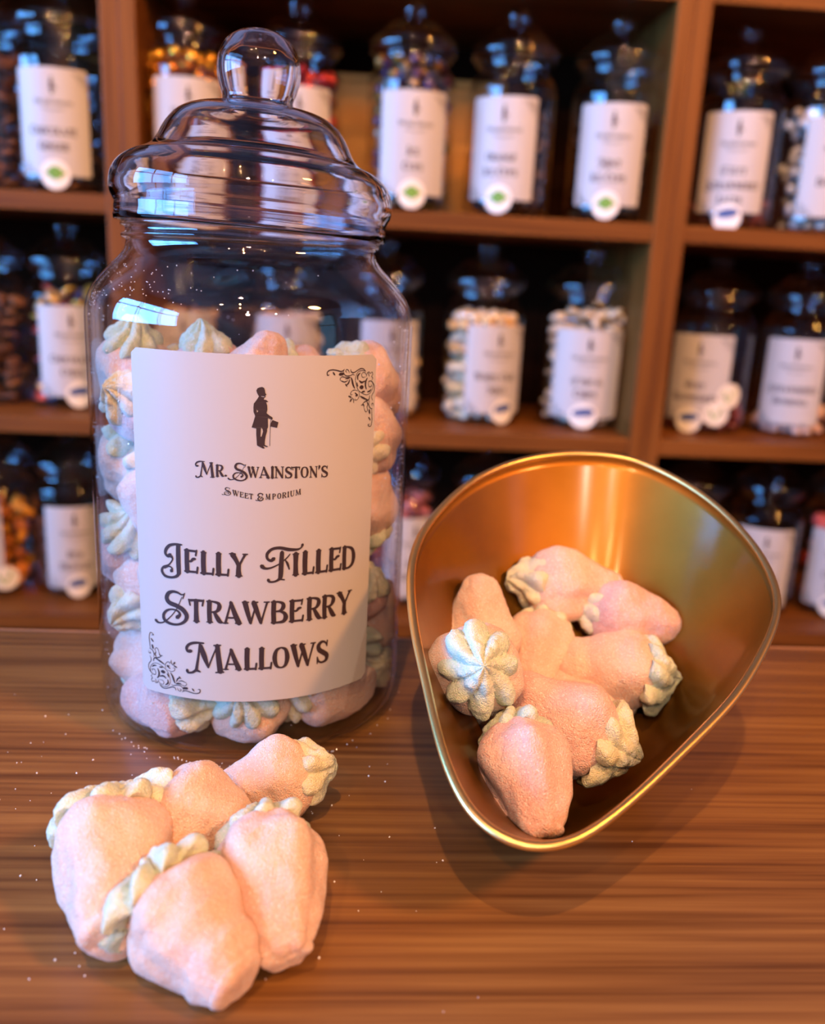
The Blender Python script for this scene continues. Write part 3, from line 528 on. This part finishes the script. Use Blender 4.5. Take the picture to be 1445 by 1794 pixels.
for k in range(K+1):
    fr = ((K-k)/K)**.85
    for p in rl:
        v.append(((p[0]-BC[0])*fr*1.0, (p[1]-BC[1])*fr*1.0, bz(fr, p[2])-.0014))
n2 = 2*K+2
for k in range(n2-1):
    for i in range(NR):
        j = (i+1) % NR; f.append((k*NR+i, k*NR+j, (k+1)*NR+j, (k+1)*NR+i))
mb.add(v, f); mb.build('dish', M_BRASS, bowl, merge=True)
mb = MB(); v = []; f = []; rr = .0013
for i, p in enumerate(rl):
    tg = Vector(rl[(i+1) % NR]-rl[i-1]).normalized(); c = Vector((p[0]-BC[0], p[1]-BC[1], p[2])); out = Vector((c.x, c.y, 0)).normalized()
    up = tg.cross(out).normalized(); up = up if up.z > 0 else -up
    for q in range(12):
        a = 2*PI*q/12; v.append(tuple(c+out*(math.cos(a)*rr*1.25)+up*math.sin(a)*rr))
for i in range(NR):
    for q in range(12):
        f.append((i*12+q, i*12+(q+1) % 12, ((i+1) % NR)*12+(q+1) % 12, ((i+1) % NR)*12+q))
mb.add(v, f); tag(mb.build('rolled_rim', M_BRASSRIM, bowl), 'bright gold rolled rim')
GB = 'mallows lying in the brass scoop'
press_bowl(mallow((.0815, .3370, .0570), .0160, (.98, .10, -.15), 'rearmost mallow in the brass scoop, yellow crown at its left', GB, 0, .5, cs=1.0))
press_bowl(mallow((.1065, .3285, .0470), .0150, (.95, -.2, -.1), 'smooth pale pink mallow at right rear of the scoop, tip pointing right', GB, 1, 1.5, rose=True))
press_bowl(mallow((.0500, .3115, .0415), .0150, (-.06, .30, .95), 'cone-shaped mallow standing tip up at left rear of the scoop', GB, 1, .2))
press_bowl(mallow((.0745, .3210, .0390), .0145, (-.25, -.72, -.55), 'mallow between the upright cone and scoop middle, yellow crown behind', GB, 5, 1.0))
press_bowl(mallow((.0415, .2680, .0510), .0158, (.02, .88, -.45), 'mallow facing the viewer with star-shaped piped crown, left in scoop', GB, 2, .2, pale=True, cs=1.02))
press_bowl(mallow((.1070, .3080, .0320), .0165, (-.97, .2, .02), 'mallow at right of the scoop with cream crown pointing right', GB, 4, .9, pale=True))
press_bowl(mallow((.0830, .2985, .0190), .0150, (.9, .3, .1), 'mallow sunk in the scoop middle, only its peach top showing', GB, 0, 2.9))
press_bowl(mallow((.0800, .2700, .0270), .0170, (-.85, .38, .25), 'big mallow in front middle of the scoop, crown at its lower right', GB, 2, 1.3, rose=True))
press_bowl(mallow((.0550, .2450, .0300), .0158, (.12, -.86, -.42), 'nearest mallow in the scoop, rounded tip pointing to the viewer', GB, 3, .8, rose=True, pale=True, cs=.95))
press_bowl(mallow((.0580, .2880, .0230), .0140, (-.35, .2, -.6), 'mallow half hidden under the star-crowned one, yellow crown uppermost', GB, 1, .1, cs=1.2))

# ------------------------------------------------------------------ shelf jars
BR = .044
bp_o = [(.0001, .002), (.030, .0015), (.037, 0), (.0415, .003), (.0437, .010), (.044, .018), (.044, .06), (.044, .118), (.0434, .123), (.0410, .1285), (.0370, .1335), (.0345, .137), (.0340, .142), (.0350, .146), (.0340, .150)]
bp_l = [(.0360, .1440), (.0385, .1435), (.0395, .146), (.0430, .149), (.0440, .153), (.0428, .158), (.0390, .162), (.0335, .1655), (.0300, .169), (.0265, .1735), (.0200, .1765), (.0110, .178), (.0100, .1800), (.0120, .184), (.0128, .188), (.0118, .1920), (.0080, .1955), (.0001, .1965)]
def bg_meshes():
    mb = MB(); mb.lathe([tuple(p) for p in spline(bp_o, 3)], 64); a = mb.build('tmp', M_GLASS_BG); ma = a.data; bpy.data.objects.remove(a)
    mb = MB(); mb.lathe([tuple(p) for p in spline(bp_l, 3)], 64); a = mb.build('tmp', M_GLASS_BG); ml = a.data; bpy.data.objects.remove(a)
    mp = sheet_map(BR+.0003, 0, .765, -.0060); mq = sheet_map(BR+.0003, 0, .765, -.0060, lift=0)
    mb = MB(); paper(mb, -45, 45, 27, 151, mq, 1.8, 24); a = mb.build('tmp', M_PAPER); mpap = a.data; bpy.data.objects.remove(a)
    mb = MB()
    for ch, p, q, y0, y1, h in TXT[28:]: glyph(mb, ch, p, q, y0, y1, h, mp, 2)
    a = mb.build('tmp', M_INK, smooth=False); mpr = a.data; bpy.data.objects.remove(a)
    mb = MB(); draw_man(mb, mp); a = mb.build('tmp', M_INK, smooth=False); mman = a.data; bpy.data.objects.remove(a)
    orn = []
    for q in (0, 1):
        mb = MB(); draw_orn(mb, mp, q, 2); a = mb.build('tmp', M_INK, smooth=False); orn.append(a.data); bpy.data.objects.remove(a)
    return ma, ml, mpap, mpr, mman, orn
BGB, BGL, BGP, BGI, BGM, BGO = bg_meshes()
def product_text(lines):
    mb = MB(); mp = sheet_map(BR+.0003, 0, .765, -.0060)
    for k, ln in enumerate(lines):
        y = (74 if len(lines) > 1 else 66)-k*18; x = 0; seq = []
        for w in ln.split(' '):
            for i, ch in enumerate(w):
                h = 8.5
                if i == 0 and ch in 'JFSM' and len(w) > 2: ch = ch.lower(); h = 12.5
                elif i == 0: h = 10.5
                a = ADV.get(ch, .68)*(h if ch.isupper() or ch in "&'" else 10.5); seq.append((ch, x, x+a, y-(2 if ch.islower() else 0), h)); x += a+.5
            x += 4
        x -= 4.5; sc = min(1, 76/x)
        for ch, a, b, yy, h in seq: glyph(mb, ch, (a-x/2)*sc, (b-x/2)*sc, yy, yy, h, mp, 3)
    return mb
M_STW = mat('sticker_white', (.80, .76, .68), .5, bump=500, bump_s=.03)
M_STG = mat('sticker_green', (.16, .34, .05), .5, bump=500, bump_s=.03)
M_STB = mat('sticker_blue', (.06, .10, .26), .5, bump=500, bump_s=.03)
def disc(mb, s, z, rs, rz, mp, n=24, rot=0):
    pts = []
    for k in range(n):
        a = 2*PI*k/n; x, y = rs*math.cos(a), rz*math.sin(a); pts.append((s+x*math.cos(rot)-y*math.sin(rot), z+x*math.sin(rot)+y*math.cos(rot)))
    mb.add([mp(s, z)]+[mp(*p) for p in pts], [(0, k+1, (k+1) % n+1) for k in range(n)])
_mc = {}
def cmat(c, rough=.4, metal=0):
    k = (c, rough, metal)
    if k not in _mc: _mc[k] = mat('confection', c, rough, metal, bump=300, bump_s=.3, bump_d=.0006)
    return _mc[k]
def contents(t, kind, cols, fill, rs, label, seed, rough=.4, metal=0):
    """small sweets heaped in a shelf jar, one uncountable mass per jar"""
    rnd = random.Random(seed); mb = MB(); mats = [cmat(c, rough, metal) for c in cols]; Ri = (.0415*rs); fm = []
    sz = {'cup': .0085, 'coin': .011, 'pebble': .0085, 'shard': .010, 'ball': .0075, 'slice': .013, 'lace': .006}[kind]
    z = .004+sz*.6; lay = 0
    while z < fill:
        st = sz*1.75; n = int(Ri/st)+1
        for i in range(-n, n+1):
            for j in range(-n, n+1):
                x = (i+(j % 2)*.5+(lay % 2)*.3)*st+rnd.uniform(-.25, .25)*sz; y = j*st*.87+rnd.uniform(-.25, .25)*sz
                r = math.hypot(x, y)
                if r > Ri-sz*.75 or (r < Ri-sz*3.2 and z < fill-sz*3): continue
                zz = z+rnd.uniform(-.4, .4)*sz
                sx = {'coin': (1, 1, .22), 'cup': (.95, .95, .6), 'pebble': (1.1, .85, .7), 'shard': (1.2, .8, .35), 'ball': (1, 1, 1), 'slice': (1.05, .5, .7), 'lace': (1.7, .5, .5)}[kind]
                m = Matrix.Rotation(rnd.random()*6.3, 3, 'Z') @ Matrix.Rotation(rnd.uniform(-.9, .9), 3, 'X') @ Matrix.Rotation(rnd.uniform(-.9, .9), 3, 'Y')
                prof = [(.001, -1), (.6, -.95), (.85, -.75), (1, 0), (.85, .75), (.6, .95), (.001, 1)] if kind != 'cup' else [(.001, -1), (.7, -1), (.75, -.9), (1, .9), (.95, 1), (.4, .8), (.001, 1.1)]
                o = len(mb.v); seg = 8; vs = []
                for (pr_, pz) in prof:
                    for k in range(seg):
                        a = 2*PI*k/seg; w = m @ Vector((pr_*math.cos(a)*sx[0]*sz*.82, pr_*math.sin(a)*sx[1]*sz*.82, pz*sx[2]*sz*.82)); w = w+Vector((x, y, zz))
                        q = math.hypot(w.x, w.y)
                        if q > Ri: w.x *= Ri/q; w.y *= Ri/q
                        w.z = max(w.z, .0045); vs.append(tuple(w))
                fs = [(a*seg+k, a*seg+(k+1) % seg, (a+1)*seg+(k+1) % seg, (a+1)*seg+k) for a in range(len(prof)-1) for k in range(seg)]
                mb.add(vs, fs); fm += [rnd.randrange(len(mats))]*len(fs)
        z += sz*1.25; lay += 1
    o = mb.build('jar_sweets', mats[0]); 
    for mm in mats[1:]: o.data.materials.append(mm)
    o.data.polygons.foreach_set('material_index', fm)
    o.location = t.location; tag(o, label, 'sweets', None, 'stuff')
def shelf_jar(x, y, z, rs, off, lines, content, stickers, label, seed):
    t = thing('shelf_jar', (x, y, z+.0003), label, 'jar', 'labelled sweet jars on the shelves')
    face = math.atan2(-x, y)
    def cp(name, me, par, rz=0):
        o = bpy.data.objects.new(name, me); COL.objects.link(o); o.parent = par; o.scale = (rs, rs, 1) if par is t else (1, 1, 1); o.rotation_euler = (0, 0, rz); return o
    cp('glass_body', BGB, t); cp('lid', BGL, t)
    a = face+math.radians(off)
    if lines is not None:
        lb = cp('paper_label', BGP, t, a); cp('shop_lettering', BGI, lb); cp('gentleman_emblem', BGM, lb); cp('corner_ornament', BGO[0], lb); cp('corner_ornament', BGO[1], lb)
        if lines: product_text(lines).build('product_lettering', M_INK, lb, smooth=False)
    for (s, zz, kind) in stickers:
        mp = sheet_map(BR+.0006, a, .765, -.0060); mp2 = sheet_map(BR+.0008, a, .765, -.0060)
        mb = MB(); disc(mb, s, zz, 18, 18, mp, 32); st = mb.build('round_sticker', M_STW, t); st.scale = (rs, rs, 1)
        mb = MB()
        if kind == 'g': disc(mb, s, zz+2, 9, 8, mp2, 16); disc(mb, s-9, zz+1.5, 4, 2.2, mp2, 10); disc(mb, s+9, zz+2, 4, 2.2, mp2, 10); mb.build('sticker_print', M_STG, st)
        elif kind == 'b': disc(mb, s, zz+5, 14, 6, mp2, 18, .15); mb.build('sticker_print', M_STB, st)
        else:
            ribbon(mb, [(s-9, zz+6), (s-2, zz-9), (s+7, zz+9)], [2.2, 2.2, 2.2], 4, mp2); mb.build('sticker_print', M_STG, st)
    kind, cols, fill, ro, me = content
    contents(t, kind, cols, fill, rs, content_label(label), seed, ro, me)
def content_label(l): return CL[l]
Z1, Z2, Z3 = SZ[4], SZ[3], SZ[2]; Y1, Y2 = .947, .987
DK = (.05, .02, .012); CH = (.10, .04, .02); PU = (.08, .03, .07)
J = [
 (-.378, Y1, Z1, 1, 70, None, ('shard', [CH, (.16, .06, .03)], .125, .5, 0), [], 'jar at the far top left corner, cut by the photo edge, dark chocolates', 'dark chocolate pieces in the jar at the far top left corner'),
 (-.305, Y1, Z1, 1, -11, ['CHOCOLATE', 'GINGER'], ('shard', [DK, CH], .055, .5, 0), [(0, 28, 'g')], 'jar labelled Chocolate Ginger with green sticker on the top left shelf', 'dark ginger chocolates in the Chocolate Ginger jar'),
 (-.183, .952, Z1, 1, 0, ['TOFFEE', 'CREAMS'], ('ball', [(.75, .34, .03), (.85, .45, .05), (.6, .22, .02)], .138, .25, .8), [], 'jar of shiny gold wrapped sweets behind the left of the big jar lid', 'gold foil sweets in the jar behind the lid left side'),
 (-.074, .962, Z1, 1, 0, ['CHERRY', 'CREAMS'], ('ball', [(.35, .02, .02), (.6, .05, .04), (.12, .02, .02)], .128, .25, .5), [], 'jar of red foil sweets directly behind the big jar lid knob', 'red foil sweets in the jar behind the lid knob'),
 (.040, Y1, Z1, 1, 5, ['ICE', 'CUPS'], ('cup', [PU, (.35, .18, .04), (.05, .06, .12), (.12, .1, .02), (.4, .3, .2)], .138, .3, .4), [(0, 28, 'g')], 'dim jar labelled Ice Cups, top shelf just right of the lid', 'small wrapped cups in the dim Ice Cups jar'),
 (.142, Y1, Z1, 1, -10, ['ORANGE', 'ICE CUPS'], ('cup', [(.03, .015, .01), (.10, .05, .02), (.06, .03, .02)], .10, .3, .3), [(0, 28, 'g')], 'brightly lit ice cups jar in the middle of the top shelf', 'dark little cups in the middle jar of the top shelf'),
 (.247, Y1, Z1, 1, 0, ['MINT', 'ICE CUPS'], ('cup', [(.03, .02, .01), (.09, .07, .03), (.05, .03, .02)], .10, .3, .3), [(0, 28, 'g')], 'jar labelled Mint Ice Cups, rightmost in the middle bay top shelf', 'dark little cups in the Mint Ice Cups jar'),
 (.378, Y1, Z1, 1, 0, ['FIZZY', 'STRAWBERRY', 'LACES'], ('lace', [(.10, .03, .02), (.2, .05, .04)], .03, .4, 0), [(0, 21, 'b')], 'nearly empty jar with three-line Strawberry label, right bay top shelf', 'last few laces at the bottom of the Strawberry label jar'),
 (.470, Y1, Z1, 1, 22, ['BONBONS'], ('pebble', [(.75, .72, .65), (.6, .6, .58), (.35, .3, .22)], .125, .5, 0), [], 'jar of white sweets cut off at the top right edge', 'white sweets in the jar at the top right edge'),
 (-.410, Y2, Z2, 1, 75, None, ('shard', [(.12, .045, .02), (.2, .08, .03)], .12, .5, 0), [], 'brown-filled jar at the left edge on the middle shelf', 'brown fudge pieces in the jar at left edge, middle shelf'),
 (-.321, Y2, Z2, 1, 0, ['CHOCOLATE', 'COINS'], ('coin', [(.75, .45, .08), (.6, .08, .05), (.8, .6, .3), (.1, .15, .4)], .125, .3, .6), [(8, 30, 'b')], 'jar labelled Chocolate Coins left of the big jar, middle shelf', 'foil chocolate coins in the Chocolate Coins jar'),
 (-.200, Y2, Z2, 1, 0, ['CHOCOLATE', 'MICE'], ('pebble', [(.35, .16, .07), (.6, .4, .25)], .11, .5, 0), [], 'middle shelf jar seen through left half of the big jar', 'brown sweets in the jar seen through the big jar left half'),
 (-.086, Y2, Z2, 1, 0, ['JAZZIES'], ('pebble', [(.6, .4, .3), (.7, .6, .5)], .11, .5, 0), [], 'middle shelf jar seen through right half of the big jar', 'pale sweets in the jar seen through the big jar right half'),
 (.023, Y2, Z2, 1, 10, ['BANANA', 'SWEETS'], ('pebble', [(.65, .45, .18), (.7, .5, .25)], .075, .5, 0), [], 'jar of pale yellow sweets right beside the big jar shoulder', 'pale yellow sweets in the jar beside the big jar shoulder'),
 (.133, Y2, Z2, 1.05, 24, ['WHITE CHOC', 'MICE'], ('pebble', [(.80, .60, .30), (.85, .72, .50), (.70, .42, .16)], .118, .5, 0), [(12, 30, 'b')], 'jar of cream-white sweets with label turned right, middle shelf', 'cream-white sweets in the jar with right-turned label'),
 (.251, Y2, Z2, 1.14, 5, ['FISH &', 'CHIPS'], ('shard', [(.85, .72, .50), (.66, .50, .30), (.9, .80, .6)], .132, .5, 0), [(0, 30, 'b')], 'widest jar of white chips, right end of middle bay middle shelf', 'white chip-shaped sweets in the widest middle shelf jar'),
 (.396, Y2, Z2, 1.05, -14, ['RUBY', 'RASPBERRIES'], ('ball', [(.12, .02, .015), (.2, .03, .02)], .045, .3, 0), [(-4, 27, 'b'), (33, 40, 'w'), (49, 66, 'w')], 'jar with three round stickers, right bay middle shelf', 'dark red sweets low in the jar with three stickers'),
 (.498, Y2, Z2, 1, 0, ['STRAWBERRY', 'BONBONS'], ('ball', [(.7, .45, .35), (.75, .55, .45)], .03, .5, 0), [], 'nearly empty jar with two-line label at right edge, middle shelf', 'last pale sweets in the right edge middle shelf jar'),
 (.592, Y2, Z2, 1, 60, None, ('ball', [(.5, .25, .12), (.4, .15, .1)], .05, .5, 0), [], 'sliver of a jar cut by the right edge, middle shelf', 'brown sweets in the jar cut by right edge, middle shelf'),
 (-.415, Y2, Z3, 1.05, -40, [], ('slice', [(.7, .22, .02), (.75, .32, .03), (.4, .12, .02)], .10, .4, 0), [(46, 40, 'w')], 'jar of orange slices at the lower left edge', 'orange slice sweets in the lower left jar'),
 (-.329, Y2, Z3, .95, 0, ['RUM', 'TRUFFLES'], ('ball', [CH, DK], .09, .5, 0), [(2, 30, 'b')], 'tan-labelled jar on the lowest shelf left of the big jar', 'dark truffles in the lowest shelf jar left of the big jar'),
 (-.215, Y2, Z3, 1, 0, ['COLA', 'CUBES'], ('pebble', [(.3, .1, .04), (.4, .15, .06)], .11, .5, 0), [], 'lowest shelf jar hidden behind the left half of the big jar', 'brown cubes in the lowest jar behind the big jar left half'),
 (.052, Y2, Z3, 1, 20, ['PINK', 'SHRIMPS'], ('shard', [(.5, .14, .12), (.65, .25, .22)], .13, .5, 0), [], 'jar of dusky pink sweets between the big jar and the scoop', 'dusky pink sweets in the jar between big jar and scoop'),
 (.150, Y2, Z3, 1, 0, ['PEAR', 'DROPS'], ('ball', [(.3, .08, .05), (.4, .2, .1)], .10, .5, 0), [], 'lowest shelf jar whose lid shows over the scoop left rim', 'sweets in the jar behind the scoop left rim'),
 (.400, Y2, Z3, 1, 0, ['BARLEY', 'SUGAR'], ('ball', [(.4, .22, .05), (.5, .3, .08)], .12, .4, 0), [], 'lowest shelf jar behind the right shoulder of the scoop', 'amber sweets in the jar behind the scoop right shoulder'),
 (.490, Y2, Z3, 1, 8, ['LIQUORICE'], ('ball', [(.02, .012, .01), (.04, .02, .02)], .08, .4, 0), [], 'dark jar with cream label just right of the scoop rim', 'black sweets in the dark jar right of the scoop'),
 (.585, Y2, Z3, 1, 8, ['CHERRY', 'LIPS'], ('slice', [(.6, .06, .04), (.7, .12, .1)], .11, .4, 0), [(0, 30, 'b')], 'jar of red sweets cut by the lower right photo edge', 'bright red sweets in the lower right edge jar'),
]
CL = {j[8]: j[9] for j in J}
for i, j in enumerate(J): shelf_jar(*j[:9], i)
# an amber box standing behind the top-shelf jars
bx = thing('carton', (.06, 1.075, Z1), 'amber brown carton standing behind the dim Ice Cups jar', 'box')
M_CARTON = mat('carton_card', (.42, .20, .04), .6, bump=80)
mb = MB(); mb.box((-.11, -.025, 0), (.09, .04, .142)); mb.build('carton_body', M_CARTON, bx, smooth=False, bevel=.002)
mb = MB(); mb.box((-.111, -.026, .142), (.091, .041, .150)); mb.build('carton_lid', M_CARTON, bx, smooth=False, bevel=.002)

# ------------------------------------------------------------------ spilt sugar
def grains(name, pts, label):
    mb = MB(); rnd = random.Random(5)
    for (x, y, z, s) in pts:
        m = Matrix.Rotation(rnd.random()*6, 3, 'Z') @ Matrix.Rotation(rnd.random()*6, 3, 'X')
        vs = [m @ (Vector(c)*s*.5)+Vector((x, y, z)) for c in ((-1,-1,-1),(1,-1,-1),(1,1,-1),(-1,1,-1),(-1,-1,1),(1,-1,1),(1,1,1),(-1,1,1))]
        mb.add([tuple(v) for v in vs], [(0,3,2,1),(4,5,6,7),(0,1,5,4),(1,2,6,5),(2,3,7,6),(3,0,4,7)])
    o = mb.build(name, M_SUGAR, smooth=False); return tag(o, label, 'sugar', None, 'stuff')
rnd = random.Random(11); pts = []
for _ in range(170):
    if rnd.random() < .6: x, y = rnd.gauss(-.045, .035), rnd.gauss(.235, .045)
    elif rnd.random() < .5: x, y = rnd.gauss(-.12, .03), rnd.gauss(.27, .04)
    else: x, y = rnd.uniform(-.15, .15), rnd.uniform(.14, .40)
    if math.hypot(x-JX, y-JY) < .064 or y < .13 or y > .405: continue
    pts.append((x, y, .00015, rnd.choice((.0002, .00025, .0003, .00045))))
for _ in range(90):
    a = rnd.gauss(-PI/2, .5); r = .0585+rnd.uniform(0, .003); pts.append((JX+(r+.003)*math.cos(a), JY+(r+.003)*math.sin(a), .00015, .0003))
grains('spilt_sugar', pts, 'white sugar grains scattered over the counter around the loose mallows')
pts = []
for _ in range(420):
    a = rnd.choice((PI-.25+rnd.gauss(0, .28), rnd.gauss(.05, .3), rnd.gauss(-PI/2, 1.1))); z = rnd.uniform(.010, .160); r = .0609
    pts.append((JX+r*math.cos(a), JY+r*math.sin(a), z, rnd.choice((.0002, .0003, .00045))))
for _ in range(120):
    z = rnd.uniform(.162, .178); r = float(np.interp(z, [.1625, .1668, .1708, .1745, .178], [.0603, .0590, .0565, .0534, .0500])); a = rnd.gauss(-2.4, .5)
    pts.append((JX+r*math.cos(a), JY+r*math.sin(a), z, .0003))
grains('sugar_dust', pts, 'sugar crystals clinging to the inside wall of the big jar')
